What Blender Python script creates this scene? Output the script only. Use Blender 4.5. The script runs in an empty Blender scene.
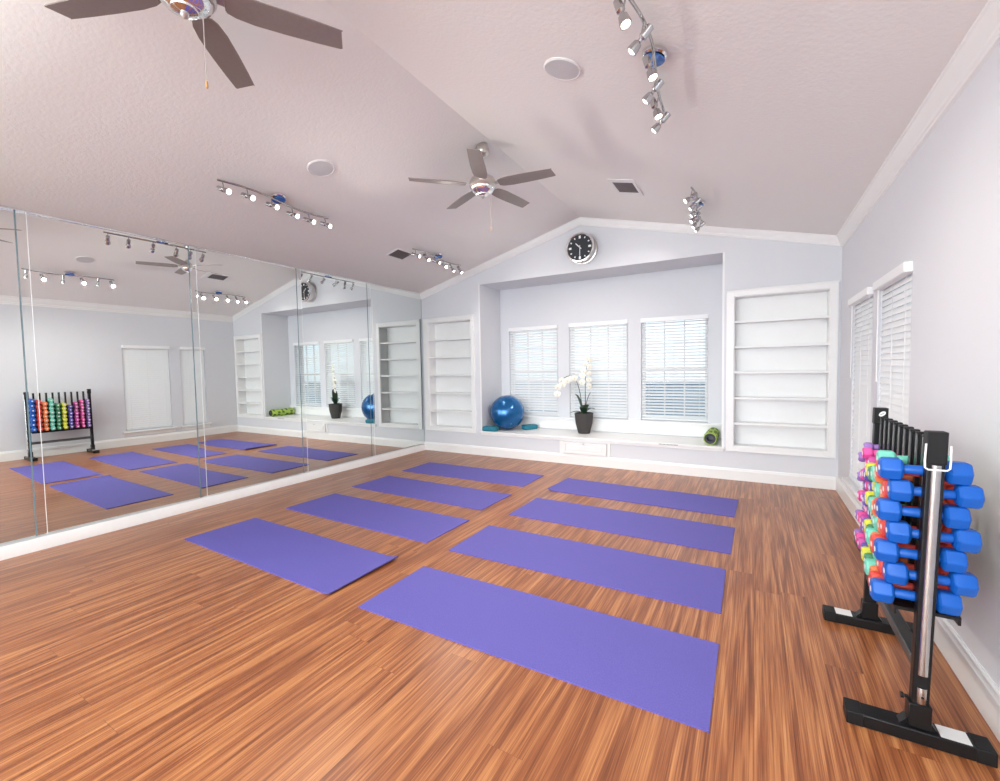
import bpy, bmesh, math, random
from mathutils import Vector, Matrix
sc = bpy.context.scene
COL = sc.collection
PI = math.pi
random.seed(7)

# ------------------------------------------------------------------ camera
def cam_rows(yaw, pitch, roll):
    cy, sy = math.cos(yaw), math.sin(yaw)
    f = Vector((-sy*math.cos(pitch), cy*math.cos(pitch), math.sin(pitch)))
    r = Vector((cy, sy, 0)); u = r.cross(f)
    c, s = math.cos(roll), math.sin(roll)
    return c*r+s*u, -s*r+c*u, f
r_, u_, f_ = cam_rows(0.524457, -0.04761, -0.017909)
cd = bpy.data.cameras.new('camera'); cam = bpy.data.objects.new('camera', cd); COL.objects.link(cam)
M = Matrix.Identity(4)
for i in range(3):
    M[i][0], M[i][1], M[i][2] = r_[i], u_[i], -f_[i]
M[0][3], M[1][3], M[2][3] = 5.06443, -6.05612, 1.41665
cam.matrix_world = M
cd.sensor_width = 36; cd.lens = 439.3227/1000*36; cd.shift_y = -0.0009
cd.clip_start = 0.03; cd.clip_end = 200
sc.camera = cam

# ------------------------------------------------------------------ light and exposure
sc.view_settings.view_transform = 'Standard'; sc.view_settings.look = 'None'
sc.view_settings.gamma = 1.0; sc.view_settings.use_curve_mapping = False
sc.view_settings.exposure = 0.06
CEIL_FILL_W = 480.0     # added fill lamp aimed at the ceiling from behind the camera
WORLD = 1.5          # overcast sky strength
REAR_W = 1300.0       # added fill lamp beyond the made-up rear window
HEAD_W = 22.0         # one track spotlight
w = bpy.data.worlds.new('sky'); sc.world = w; w.use_nodes = True
bg = w.node_tree.nodes['Background']
bg.inputs['Color'].default_value = (0.86, 0.93, 1.0, 1); bg.inputs['Strength'].default_value = WORLD
sc.cycles.max_bounces = 10; sc.cycles.diffuse_bounces = 5; sc.cycles.glossy_bounces = 5
sc.cycles.transmission_bounces = 6; sc.cycles.transparent_max_bounces = 12
sc.cycles.caustics_reflective = False; sc.cycles.caustics_refractive = False
sc.cycles.sample_clamp_indirect = 6.0
def area(name, loc, rot, sx, sy, watts, color):
    l = bpy.data.lights.new(name, 'AREA'); l.shape = 'RECTANGLE'; l.size = sx; l.size_y = sy
    l.energy = watts; l.color = color
    o = bpy.data.objects.new(name, l); o.location = loc; o.rotation_euler = rot; COL.objects.link(o); return o
area('added_rear_fill', (2.94, -13.5, 2.2), (PI/2, 0, 0), 8.5, 4.5, REAR_W, (0.97, 0.985, 1.0))  # added lamp, fills the room with even light from the camera side
area('added_ceiling_fill', (3.0, -7.5, 1.0), (PI + 0.72, 0, 0), 4.6, 1.2, CEIL_FILL_W, (0.95, 1.0, 0.985))   # added lamp turned to the ceiling to brighten the room evenly

# ------------------------------------------------------------------ room numbers
W, HL, HR, XR, HZ = 5.884, 2.750, 2.778, 2.936, 3.522
YR = -8.2
BX0, BX1, BZ0, BZ1, BD = 1.214, 4.724, 0.402, 2.777, 0.656

# ------------------------------------------------------------------ materials
def new_mat(name):
    m = bpy.data.materials.new(name); m.use_nodes = True
    nt = m.node_tree; b = nt.nodes['Principled BSDF']; return m, nt, b
def mat(name, col, rough=0.5, metal=0.0, bump=0.0, bscale=60.0, var=0.0, spec=0.5, coat=0.0, trans=0.0, emit=None, estr=0.0):
    m, nt, b = new_mat(name)
    b.inputs['Base Color'].default_value = (*col, 1)
    b.inputs['Roughness'].default_value = rough; b.inputs['Metallic'].default_value = metal
    b.inputs['Specular IOR Level'].default_value = spec
    if coat: b.inputs['Coat Weight'].default_value = coat; b.inputs['Coat Roughness'].default_value = 0.1
    if trans: b.inputs['Transmission Weight'].default_value = trans
    if emit: b.inputs['Emission Color'].default_value = (*emit, 1); b.inputs['Emission Strength'].default_value = estr
    if bump or var:
        tc = nt.nodes.new('ShaderNodeTexCoord'); n = nt.nodes.new('ShaderNodeTexNoise')
        n.inputs['Scale'].default_value = bscale; n.inputs['Detail'].default_value = 4
        nt.links.new(tc.outputs['Object'], n.inputs['Vector'])
        if bump:
            bp = nt.nodes.new('ShaderNodeBump'); bp.inputs['Strength'].default_value = bump; bp.inputs['Distance'].default_value = 0.004
            nt.links.new(n.outputs['Fac'], bp.inputs['Height']); nt.links.new(bp.outputs['Normal'], b.inputs['Normal'])
        if var:
            mx = nt.nodes.new('ShaderNodeMix'); mx.data_type = 'RGBA'
            mx.inputs['A'].default_value = (*[c*(1-var) for c in col], 1); mx.inputs['B'].default_value = (*[min(1, c*(1+var)) for c in col], 1)
            nt.links.new(n.outputs['Fac'], mx.inputs['Factor']); nt.links.new(mx.outputs['Result'], b.inputs['Base Color'])
    return m
MT = {}
MT['wall'] = mat('pale_blue_grey_paint', (0.685, 0.70, 0.74), 0.6, bump=0.08, bscale=180, spec=0.25)
MT['ceiling'] = mat('textured_ceiling_paint', (0.88, 0.868, 0.85), 0.75, bump=0.5, bscale=48, spec=0.2)
MT['white'] = mat('white_semi_gloss_paint', (0.83, 0.83, 0.83), 0.35, var=0.02, bscale=8)
MT['blind'] = mat('white_blind_slats', (0.84, 0.85, 0.86), 0.4, trans=0.0, var=0.01, bscale=20)
MT['mirror'] = mat('mirror_silver', (0.82, 0.855, 0.84), 0.0, 1.0)
MT['mirror_edge'] = mat('mirror_glass_edge', (0.16, 0.24, 0.27), 0.15, var=0.15, bscale=30)
MT['edge_glint'] = mat('pale_edge_glint', (0.80, 0.84, 0.83), 0.3, var=0.02, bscale=30)
MT['chrome'] = mat('polished_chrome', (0.82, 0.82, 0.83), 0.12, 1.0, var=0.03, bscale=40)
MT['spot_metal'] = mat('satin_chrome_spot', (0.50, 0.49, 0.49), 0.22, 1.0, var=0.05, bscale=60)
MT['nickel'] = mat('brushed_nickel', (0.62, 0.59, 0.56), 0.3, 1.0, var=0.06, bscale=90)
MT['blade'] = mat('silver_fan_blade', (0.30, 0.255, 0.235), 0.4, 0.35, var=0.08, bscale=50)
MT['black'] = mat('black_powder_coat', (0.008, 0.008, 0.009), 0.36, bump=0.1, bscale=400, spec=0.3)
MT['satin'] = mat('satin_black_tube', (0.012, 0.012, 0.013), 0.22, bump=0.05, bscale=300, spec=0.6)
MT['rubber'] = mat('black_rubber_cap', (0.010, 0.010, 0.011), 0.5, bump=0.15, bscale=300, spec=0.25)
MT['grey_steel'] = mat('grey_tube_side', (0.06, 0.06, 0.062), 0.35, var=0.1, bscale=60)
MT['label'] = mat('white_paper_label', (0.8, 0.79, 0.78), 0.6, var=0.03, bscale=60)
MT['ink'] = mat('grey_label_print', (0.3, 0.3, 0.3), 0.6, var=0.03, bscale=60)
MT['bulb'] = mat('lit_halogen_bulb', (1, 0.96, 0.9), 0.3, emit=(1.0, 0.93, 0.82), estr=9.0, var=0.01)
MT['blue_glass'] = mat('blue_glass_disc', (0.05, 0.2, 0.62), 0.12, 0.4, coat=0.6, var=0.2, bscale=60)
MT['speaker'] = mat('white_speaker_grille', (0.62, 0.62, 0.64), 0.7, bump=0.6, bscale=500)
MT['vent_dark'] = mat('dark_duct', (0.10, 0.09, 0.095), 0.7, var=0.1, bscale=30)
MT['vent_slat'] = mat('grey_vent_louvre', (0.16, 0.145, 0.15), 0.5, var=0.05, bscale=30)
MT['yoga'] = mat('purple_foam_mat', (0.128, 0.111, 0.405), 0.72, bump=0.4, bscale=150, var=0.22, spec=0.3)
MT['yoga_under'] = mat('dark_mat_edge', (0.05, 0.035, 0.15), 0.8, bump=0.3, bscale=160)
MT['ball'] = mat('glossy_blue_vinyl', (0.002, 0.112, 0.32), 0.2, 0.45, var=0.1, bscale=6, coat=0.4)
MT['block'] = mat('teal_foam', (0.012, 0.19, 0.27), 0.6, bump=0.3, bscale=200, var=0.15)
MT['pot'] = mat('dark_grey_stone_pot', (0.05, 0.046, 0.044), 0.85, bump=0.9, bscale=70, var=0.4)
MT['soil'] = mat('bark_mix', (0.05, 0.03, 0.02), 0.9, bump=0.9, bscale=60)
MT['leaf'] = mat('dark_green_leaf', (0.014, 0.045, 0.022), 0.4, var=0.3, bscale=30)
MT['stem'] = mat('brown_green_stem', (0.06, 0.06, 0.03), 0.5, var=0.2, bscale=60)
MT['petal'] = mat('white_orchid_petal', (0.88, 0.87, 0.80), 0.55, var=0.04, bscale=60)
MT['lip'] = mat('yellow_orchid_lip', (0.75, 0.55, 0.12), 0.5, var=0.1, bscale=60)
MT['clock_face'] = mat('black_clock_dial', (0.012, 0.016, 0.022), 0.35, var=0.1, bscale=40)
MT['clock_mark'] = mat('white_dial_print', (0.85, 0.86, 0.88), 0.5, var=0.02, bscale=40)
MT['roller'] = mat('lime_green_foam', (0.38, 0.56, 0.08), 0.6, bump=0.3, bscale=90, var=0.1)
MT['roller_dark'] = mat('dark_green_moulded_foam', (0.05, 0.085, 0.012), 0.65, bump=0.3, bscale=90, var=0.2)
MT['roller_core'] = mat('black_hollow_core', (0.012, 0.012, 0.018), 0.5, var=0.2, bscale=60)
MT['roller_in'] = mat('grey_inner_tube', (0.16, 0.16, 0.2), 0.5, var=0.2, bscale=60)
MT['wood_fob'] = mat('wooden_chain_fob', (0.55, 0.30, 0.12), 0.5, var=0.2, bscale=80)
MT['paving'] = mat('blue_grey_paving', (0.16, 0.21, 0.27), 0.9, bump=0.3, bscale=12, var=0.2)
MT['garden'] = mat('pale_blue_grey_render', (0.40, 0.50, 0.60), 0.9, bump=0.2, bscale=12, var=0.1)
MT['street'] = mat('pale_concrete', (0.8, 0.8, 0.78), 0.9, bump=0.2, bscale=12, var=0.06)
MT['hedge'] = mat('pale_hedge_foliage', (0.25, 0.36, 0.22), 0.8, bump=0.9, bscale=6, var=0.4)

def make_glass():
    m = bpy.data.materials.new('window_glass'); m.use_nodes = True; nt = m.node_tree
    nt.nodes.remove(nt.nodes['Principled BSDF']); out = nt.nodes['Material Output']
    t = nt.nodes.new('ShaderNodeBsdfTransparent'); t.inputs['Color'].default_value = (0.93, 0.96, 0.96, 1)
    g = nt.nodes.new('ShaderNodeBsdfGlossy'); g.inputs['Roughness'].default_value = 0.02
    lw = nt.nodes.new('ShaderNodeLayerWeight'); lw.inputs['Blend'].default_value = 0.25
    fr = nt.nodes.new('ShaderNodeMath'); fr.operation = 'MULTIPLY'; fr.inputs[1].default_value = 0.25
    nt.links.new(lw.outputs['Facing'], fr.inputs[0])
    mx = nt.nodes.new('ShaderNodeMixShader')
    nt.links.new(fr.outputs[0], mx.inputs[0]); nt.links.new(t.outputs[0], mx.inputs[1]); nt.links.new(g.outputs[0], mx.inputs[2])
    nt.links.new(mx.outputs[0], out.inputs[0]); return m
MT['glass'] = make_glass()

def make_floor():
    m, nt, b = new_mat('cherry_laminate_planks'); N = nt.nodes.new; L = nt.links.new
    tc = N('ShaderNodeTexCoord')
    sep = N('ShaderNodeSeparateXYZ'); L(tc.outputs['Object'], sep.inputs[0])
    swap = N('ShaderNodeCombineXYZ'); L(sep.outputs['X'], swap.inputs['Y'])
    rw = N('ShaderNodeMath'); rw.operation = 'DIVIDE'; rw.inputs[1].default_value = 0.145; L(sep.outputs['X'], rw.inputs[0])
    fl = N('ShaderNodeMath'); fl.operation = 'FLOOR'; L(rw.outputs[0], fl.inputs[0])
    wn = N('ShaderNodeTexWhiteNoise'); wn.noise_dimensions = '1D'; L(fl.outputs[0], wn.inputs['W'])
    sh = N('ShaderNodeMath'); sh.operation = 'MULTIPLY_ADD'; sh.inputs[1].default_value = 1.9; L(wn.outputs['Value'], sh.inputs[0]); L(sep.outputs['Y'], sh.inputs[2])
    L(sh.outputs[0], swap.inputs['X'])
    br = N('ShaderNodeTexBrick'); L(swap.outputs[0], br.inputs['Vector'])
    br.offset = 0.0; br.squash = 1.0
    br.inputs['Scale'].default_value = 1.0; br.inputs['Brick Width'].default_value = 1.9; br.inputs['Row Height'].default_value = 0.145
    br.inputs['Mortar Size'].default_value = 0.0007; br.inputs['Mortar Smooth'].default_value = 0.3; br.inputs['Bias'].default_value = 0.0
    br.inputs['Color1'].default_value = (0, 0, 0, 1); br.inputs['Color2'].default_value = (1, 1, 1, 1); br.inputs['Mortar'].default_value = (0.5, 0.5, 0.5, 1)
    # per-plank shift of the grain
    sc1 = N('ShaderNodeVectorMath'); sc1.operation = 'SCALE'; sc1.inputs['Scale'].default_value = 7.0; L(br.outputs['Color'], sc1.inputs[0])
    add = N('ShaderNodeVectorMath'); add.operation = 'ADD'; L(tc.outputs['Object'], add.inputs[0]); L(sc1.outputs[0], add.inputs[1])
    mp = N('ShaderNodeMapping'); mp.inputs['Scale'].default_value = (52, 0.9, 1); L(add.outputs[0], mp.inputs['Vector'])
    n1 = N('ShaderNodeTexNoise'); n1.inputs['Scale'].default_value = 1.0; n1.inputs['Detail'].default_value = 6; n1.inputs['Roughness'].default_value = 0.62; n1.inputs['Distortion'].default_value = 0.9
    L(mp.outputs[0], n1.inputs['Vector'])
    mp2 = N('ShaderNodeMapping'); mp2.inputs['Scale'].default_value = (260, 3.2, 1); L(add.outputs[0], mp2.inputs['Vector'])
    n2 = N('ShaderNodeTexNoise'); n2.inputs['Scale'].default_value = 1.0; n2.inputs['Detail'].default_value = 3; L(mp2.outputs[0], n2.inputs['Vector'])
    # cathedral figure
    mp3 = N('ShaderNodeMapping'); mp3.inputs['Scale'].default_value = (8, 0.55, 1); L(add.outputs[0], mp3.inputs['Vector'])
    n3 = N('ShaderNodeTexNoise'); n3.inputs['Scale'].default_value = 1.0; n3.inputs['Detail'].default_value = 2; L(mp3.outputs[0], n3.inputs['Vector'])
    mul = N('ShaderNodeMath'); mul.operation = 'MULTIPLY'; mul.inputs[1].default_value = 34.0; L(n3.outputs['Fac'], mul.inputs[0])
    sn = N('ShaderNodeMath'); sn.operation = 'SINE'; L(mul.outputs[0], sn.inputs[0])
    mr = N('ShaderNodeMapRange'); mr.inputs['From Min'].default_value = -1; mr.inputs['From Max'].default_value = 1
    mr.inputs['To Min'].default_value = 0.0; mr.inputs['To Max'].default_value = 1.0; L(sn.outputs[0], mr.inputs['Value'])
    # combine
    a1 = N('ShaderNodeMath'); a1.operation = 'MULTIPLY_ADD'; a1.inputs[1].default_value = 0.50; L(n1.outputs['Fac'], a1.inputs[0])
    a2 = N('ShaderNodeMath'); a2.operation = 'MULTIPLY_ADD'; a2.inputs[1].default_value = 0.36; a2.inputs[2].default_value = -0.01; L(n2.outputs['Fac'], a2.inputs[0])
    a3 = N('ShaderNodeMath'); a3.operation = 'MULTIPLY_ADD'; a3.inputs[1].default_value = 0.085; L(mr.outputs['Result'], a3.inputs[0]); L(a2.outputs[0], a3.inputs[2])
    a4 = N('ShaderNodeMath'); a4.operation = 'MULTIPLY_ADD'; a4.inputs[1].default_value = 0.02; L(br.outputs['Color'], a4.inputs[0]); L(a3.outputs[0], a4.inputs[2])
    L(a4.outputs[0], a1.inputs[2])
    cr = N('ShaderNodeValToRGB'); e = cr.color_ramp.elements
    e[0].position = 0.29; e[0].color = (0.105, 0.031, 0.012, 1)
    e[1].position = 0.69; e[1].color = (0.63, 0.32, 0.13, 1)
    x = e.new(0.445); x.color = (0.27, 0.086, 0.032, 1)
    x = e.new(0.54); x.color = (0.44, 0.175, 0.064, 1)
    L(a1.outputs[0], cr.inputs[0])
    mm = N('ShaderNodeMix'); mm.data_type = 'RGBA'; L(br.outputs['Fac'], mm.inputs['Factor']); L(cr.outputs[0], mm.inputs['A']); mm.inputs['B'].default_value = (0.17, 0.055, 0.024, 1)
    L(mm.outputs['Result'], b.inputs['Base Color'])
    b.inputs['Roughness'].default_value = 0.31; b.inputs['Specular IOR Level'].default_value = 0.5
    bp = N('ShaderNodeBump'); bp.inputs['Strength'].default_value = 0.12; bp.inputs['Distance'].default_value = 0.002
    L(a1.outputs[0], bp.inputs['Height']); L(bp.outputs['Normal'], b.inputs['Normal'])
    return m
MT['floor'] = make_floor()

# ------------------------------------------------------------------ mesh helpers
class MB:
    def __init__(s): s.v, s.f = [], []
    def add(s, vs, fs):
        o = len(s.v); s.v += [Vector(v) for v in vs]; s.f += [tuple(i+o for i in f) for f in fs]; return s
    def box(s, a, b):
        (x0, y0, z0), (x1, y1, z1) = a, b
        vs = [(x, y, z) for x in (x0, x1) for y in (y0, y1) for z in (z0, z1)]
        return s.add(vs, [(0, 1, 3, 2), (4, 6, 7, 5), (0, 4, 5, 1), (2, 3, 7, 6), (0, 2, 6, 4), (1, 5, 7, 3)])
    def rings(s, rings, cap=True):
        n = len(rings[0]); vs = [p for r in rings for p in r]; fs = []
        for k in range(len(rings)-1):
            for i in range(n):
                j = (i+1) % n; fs.append((k*n+i, k*n+j, (k+1)*n+j, (k+1)*n+i))
        if cap: fs += [tuple(reversed(range(n))), tuple(range((len(rings)-1)*n, len(rings)*n))]
        return s.add(vs, fs)
    def lathe(s, prof, c=(0, 0, 0), axis=(0, 0, 1), n=24, cap=True, ang0=0.0, squash=(1, 1)):
        ax = Vector(axis).normalized(); t = ax.orthogonal().normalized() if abs(ax.z) < 0.99 else Vector((1, 0, 0))
        if abs(ax.x) > 0.99: t = Vector((0, 1, 0))
        u = ax.cross(t).normalized(); t = u.cross(ax).normalized(); c = Vector(c)
        return s.rings([[c + ax*h + (t*math.cos(ang0+2*PI*i/n)*squash[0] + u*math.sin(ang0+2*PI*i/n)*squash[1])*max(r, 1e-4) for i in range(n)] for r, h in prof], cap)
    def tube(s, path, r, n=10):
        P = [Vector(p) for p in path]; rs = r if isinstance(r, (list, tuple)) else [r]*len(P)
        d0 = (P[1]-P[0]).normalized(); t = d0.orthogonal().normalized(); R = []
        for i, p in enumerate(P):
            d = ((P[min(i+1, len(P)-1)] - P[max(i-1, 0)])).normalized()
            t = (t - d*t.dot(d)).normalized(); u = d.cross(t)
            R.append([p + (t*math.cos(2*PI*k/n) + u*math.sin(2*PI*k/n))*rs[i] for k in range(n)])
        return s.rings(R)
    def sphere(s, c, r, nu=32, nv=18, sc_=(1, 1, 1)):
        prof = []
        for j in range(nv+1):
            a = -PI/2 + PI*j/nv; prof.append((math.cos(a), math.sin(a)))
        c = Vector(c)
        return s.rings([[c + Vector((math.cos(2*PI*i/nu)*max(q, 1e-4)*r*sc_[0], math.sin(2*PI*i/nu)*max(q, 1e-4)*r*sc_[1], h*r*sc_[2])) for i in range(nu)] for q, h in prof])
    def prism(s, poly, d):   # poly: 3-D points, d: extrusion vector
        d = Vector(d); n = len(poly); P = [Vector(p) for p in poly]
        return s.add(P + [p+d for p in P], [tuple(range(n)), tuple(reversed(range(n, 2*n)))] + [((i+1) % n, i, n+i, n+(i+1) % n) for i in range(n)])
    def xf(s, Mx): s.v = [Mx @ v for v in s.v]; return s
    def fn(s, f): s.v = [Vector(f(v)) for v in s.v]; return s

def obj(name, mb, m, parent=None, bevel=0.0, seg=2, smooth=35, loc=None):
    me = bpy.data.meshes.new(name)
    off = Vector(loc) if loc is not None else Vector((0, 0, 0))
    me.from_pydata([tuple(v-off) for v in mb.v], [], mb.f)
    bm = bmesh.new(); bm.from_mesh(me); bmesh.ops.recalc_face_normals(bm, faces=bm.faces); bm.to_mesh(me); bm.free()
    for p in me.polygons: p.use_smooth = True
    me.set_sharp_from_angle(angle=math.radians(smooth))
    me.materials.append(MT[m] if isinstance(m, str) else m)
    o = bpy.data.objects.new(name, me); COL.objects.link(o); o.location = off
    if parent: o.parent = parent
    if bevel:
        md = o.modifiers.new('bevel', 'BEVEL'); md.width = bevel; md.segments = seg; md.limit_method = 'ANGLE'; md.angle_limit = math.radians(40)
    return o
def tag(o, label=None, cat=None, group=None, kind=None):
    if label: o['label'] = label
    if cat: o['category'] = cat
    if group: o['group'] = group
    if kind: o['kind'] = kind
    return o
def thing(name, label, cat, loc=(0, 0, 0), group=None, mw=None):
    o = bpy.data.objects.new(name, None); COL.objects.link(o); o.empty_display_size = 0.1
    if mw is not None: o.matrix_world = mw
    else: o.location = loc
    return tag(o, label, cat, group)
def struct(name, mb, m, parent=None, bevel=0.0, **k):
    o = obj(name, mb, m, parent, bevel, **k)
    if not parent: o['kind'] = 'structure'
    return o
def dup_tree(o, parent=None):
    c = o.copy(); COL.objects.link(c)
    if parent: c.parent = parent
    for ch in list(o.children): dup_tree(ch, c)
    return c
def bez(p0, p1, p2, p3, n=12):
    p0, p1, p2, p3 = map(Vector, (p0, p1, p2, p3)); out = []
    for i in range(n+1):
        t = i/n; out.append(p0*(1-t)**3 + p1*3*t*(1-t)**2 + p2*3*t*t*(1-t) + p3*t**3)
    return out
def grid_wall(us, vs, holes, emit):
    """cells between the cut lines, except those inside a hole"""
    us = sorted(set(us + [h[i] for h in holes for i in (0, 2)])); vs = sorted(set(vs + [h[i] for h in holes for i in (1, 3)]))
    for i in range(len(us)-1):
        for j in range(len(vs)-1):
            cu, cv = (us[i]+us[i+1])/2, (vs[j]+vs[j+1])/2
            if any(h[0] < cu < h[2] and h[1] < cv < h[3] for h in holes): continue
            emit(us[i], vs[j], us[i+1], vs[j+1])

# ------------------------------------------------------------------ the room shell
struct('floor', MB().box((-0.14, YR-0.14, -0.10), (W+0.14, BD+0.2, 0.0)), 'floor')
T = 0.14
def slab(poly):  # ceiling slope as a thick slab running along y
    return MB().prism([(x, YR-0.14, z) for x, z in poly], (0, BD*0 - YR + 0.14 + T, 0))
sl, sr = (HZ-HL)/XR, (HZ-HR)/(W-XR)
cm = slab([(-T, HL-T*sl), (XR, HZ), (XR, HZ+0.2), (-T, HL-T*sl+0.2)])
cm.prism([(x, YR-0.14, z) for x, z in [(XR, HZ), (W+T, HR-T*sr), (W+T, HR-T*sr+0.2), (XR, HZ+0.2)]], (0, -YR + 0.14 + T, 0))
struct('ceiling', cm, 'ceiling')
# left wall (behind the mirrors)
struct('wall_left', MB().box((-T, YR, 0), (-0.066, 0.0, HL+0.03)), 'wall')
# back wall with the window alcove and the two bookcase recesses
CL = (0.12, 0.41, 1.04, 2.245); CR = (4.84, 0.405, 5.80, 2.245); CD = 0.17
wb = MB()
grid_wall([-T, W+T], [0, BZ1], [(BX0, BZ0-0.034, BX1, BZ1), CL, CR], lambda a, b, c, d: wb.box((a, 0, b), (c, T, d)))
wb.prism([((BZ1-HL-0.05)/sl, 0, BZ1), (W+T*0.2, 0, BZ1), (XR, 0, HZ+0.05)], (0, T, 0))
for x0, x1 in ((BX0-T, BX0), (BX1, BX1+T)): wb.box((x0, T, 0), (x1, BD+T, BZ1+T))
wb.box((BX0, T, BZ1), (BX1, BD+T, BZ1+T))
WIN = [(1.383, 0.615, 2.283, 2.115), (2.484, 0.615, 3.42, 2.12), (3.61, 0.615, 4.516, 2.12)]
grid_wall([BX0, BX1], [0, BZ1], WIN, lambda a, b, c, d: wb.box((a, BD, b), (c, BD+T, d)))
for c in (CL, CR): wb.box((c[0]-0.1, CD+0.03, c[1]-0.1), (min(c[2]+0.1, BX0-T-0.001) if c is CL else c[2]+0.1, CD+0.05, c[3]+0.1))
struct('wall_back', wb, 'wall')
# right wall
RW = [(-2.50, 0.30, -1.70, 2.02), (-1.50, 0.30, -0.68, 2.02)]
wr = MB(); grid_wall([YR, 0.0], [0, HR], RW, lambda a, b, c, d: wr.box((W, a, b), (W+T, c, d)))
struct('wall_right', wr, 'wall')
# rear wall behind the camera; its wide window is added to admit fill light
wq = MB(); RWIN = [(0.35, 0.12, 5.53, 2.68)]
grid_wall([-T, W+T], [0, HL-T*sl], RWIN, lambda a, b, c, d: wq.box((a, YR-T, b), (c, YR, d)))
wq.prism([(-T, YR-T, HL-T*sl), (W+T, YR-T, HL-T*sl), (W+T, YR-T, HR-T*sr), (XR, YR-T, HZ)], (0, T, 0))
struct('wall_rear', wq, 'wall')

# baseboards
def board_profile(h, d):  # (depth, height)
    return [(0, 0), (d, 0), (d, h*0.80), (d*0.75, h*0.84), (d*0.7, h*0.95), (d*0.35, h), (0, h)]
bb = MB()
bb.prism([(0, -dd, hh) for dd, hh in board_profile(0.145, 0.018)], (W, 0, 0)); struct('baseboard_back', bb, 'white')
struct('baseboard_right', MB().prism([(W-dd, YR, hh) for dd, hh in board_profile(0.165, 0.02)], (0, -YR, 0)), 'white')
struct('baseboard_left', MB().prism([(dd-0.012, YR, hh) for dd, hh in [(-0.05, 0), (0.034, 0), (0.034, 0.098), (0.030, 0.104), (-0.05, 0.104)]], (0, -YR-0.018, 0)), 'white')
# crown moulding
def crown_profile(k):  # (out from the wall, down from the ceiling)
    return [(0, 0), (0.058*k, 0), (0.058*k, 0.012*k), (0.050*k, 0.018*k), (0.044*k, 0.040*k), (0.032*k, 0.070*k), (0.022*k, 0.088*k), (0.020*k, 0.105*k), (0.013*k, 0.112*k), (0.013*k, 0.128*k), (0, 0.133*k)]
def sweep(prof_pts, d): return MB().prism(prof_pts, d)
cr_ = MB(); K = 0.95
cr_.prism([(W-o, YR, HR + o*sr - dn) for o, dn in crown_profile(K)], (0, -YR, 0)); struct('trim_1', cr_, 'white', smooth=12)
c2 = MB()
c2.add(*(lambda pr: ([(0, -o, HL - dn) for o, dn in pr] + [(XR, -o, HZ - dn) for o, dn in pr] + [(W, -o, HR - dn) for o, dn in pr],
    [((k*len(pr))+i, (k*len(pr))+(i+1) % len(pr), (k+1)*len(pr)+(i+1) % len(pr), (k+1)*len(pr)+i) for k in (0, 1) for i in range(len(pr))] + [tuple(range(len(pr))), tuple(range(2*len(pr), 3*len(pr)))]))(crown_profile(0.76)))
struct('trim_2', c2, 'white', smooth=12)
# white corner bead around the alcove mouth
tr = MB()
for x0, x1 in ((BX0-0.022, BX0), (BX1, BX1+0.022)): tr.box((x0, -0.004, BZ0), (x1, 0.0, BZ1))
struct('trim_3', tr, 'white')

# ------------------------------------------------------------------ windows and blinds
def sash_window(name, lo, hi, frame_at, vertical_axis='x', nx=3, ny=2):
    """a double-hung window: u along the wall, z up; frame_at(u, d, z) maps to the world"""
    fr = MB(); u0, z0, u1, z1 = lo[0], lo[1], hi[0], hi[1]; zm = (z0+z1)/2
    def bar(a, b, c, d, d0, d1): 
        P = [frame_at(*q) for q in ((a, d0, b), (c, d1, d))]
        fr.box(tuple(min(P[0][i], P[1][i]) for i in range(3)), tuple(max(P[0][i], P[1][i]) for i in range(3)))
    e = 0.045
    for (a, b, c, d) in ((u0, z0, u0+e, z1), (u1-e, z0, u1, z1), (u0+e, z0, u1-e, z0+e), (u0+e, z1-e, u1-e, z1), (u0+e, zm-0.03, u1-e, zm+0.03)): bar(a, b, c, d, 0.07, 0.125)
    for k in range(1, nx):
        u = u0+e+(u1-u0-2*e)*k/nx
        bar(u-0.009, zm+0.03, u+0.009, z1-e, 0.088, 0.108); bar(u-0.009, z0+e, u+0.009, zm-0.03, 0.088, 0.108)
    zz = (zm+z1)/2; bar(u0+e, zz-0.009, u1-e, zz+0.009, 0.089, 0.107)
    zz = (zm+z0)/2; bar(u0+e, zz-0.009, u1-e, zz+0.009, 0.089, 0.107)
    o = struct(name, fr, 'white')
    g = MB()
    P = [frame_at(*q) for q in ((u0+e, 0.097, z0+e), (u1-e, 0.099, z1-e))]
    g.box(tuple(min(P[0][i], P[1][i]) for i in range(3)), tuple(max(P[0][i], P[1][i]) for i in range(3)))
    obj('window_pane', g, 'glass', o)
    return o
for i, (a, b, c, d) in enumerate(WIN): sash_window('window_%d' % (i+1), (a, b), (c, d), lambda u, dd, z: (u, BD+dd, z))
for i, (a, b, c, d) in enumerate(RW): sash_window('window_%d' % (i+4), (a, b), (c, d), lambda u, dd, z: (W+dd, u, z))
sash_window('window_6', RWIN[0][:2], RWIN[0][2:], lambda u, dd, z: (u, YR-dd, z), nx=5)  # unseen window, added as the opening for the rear fill lamp

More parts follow.
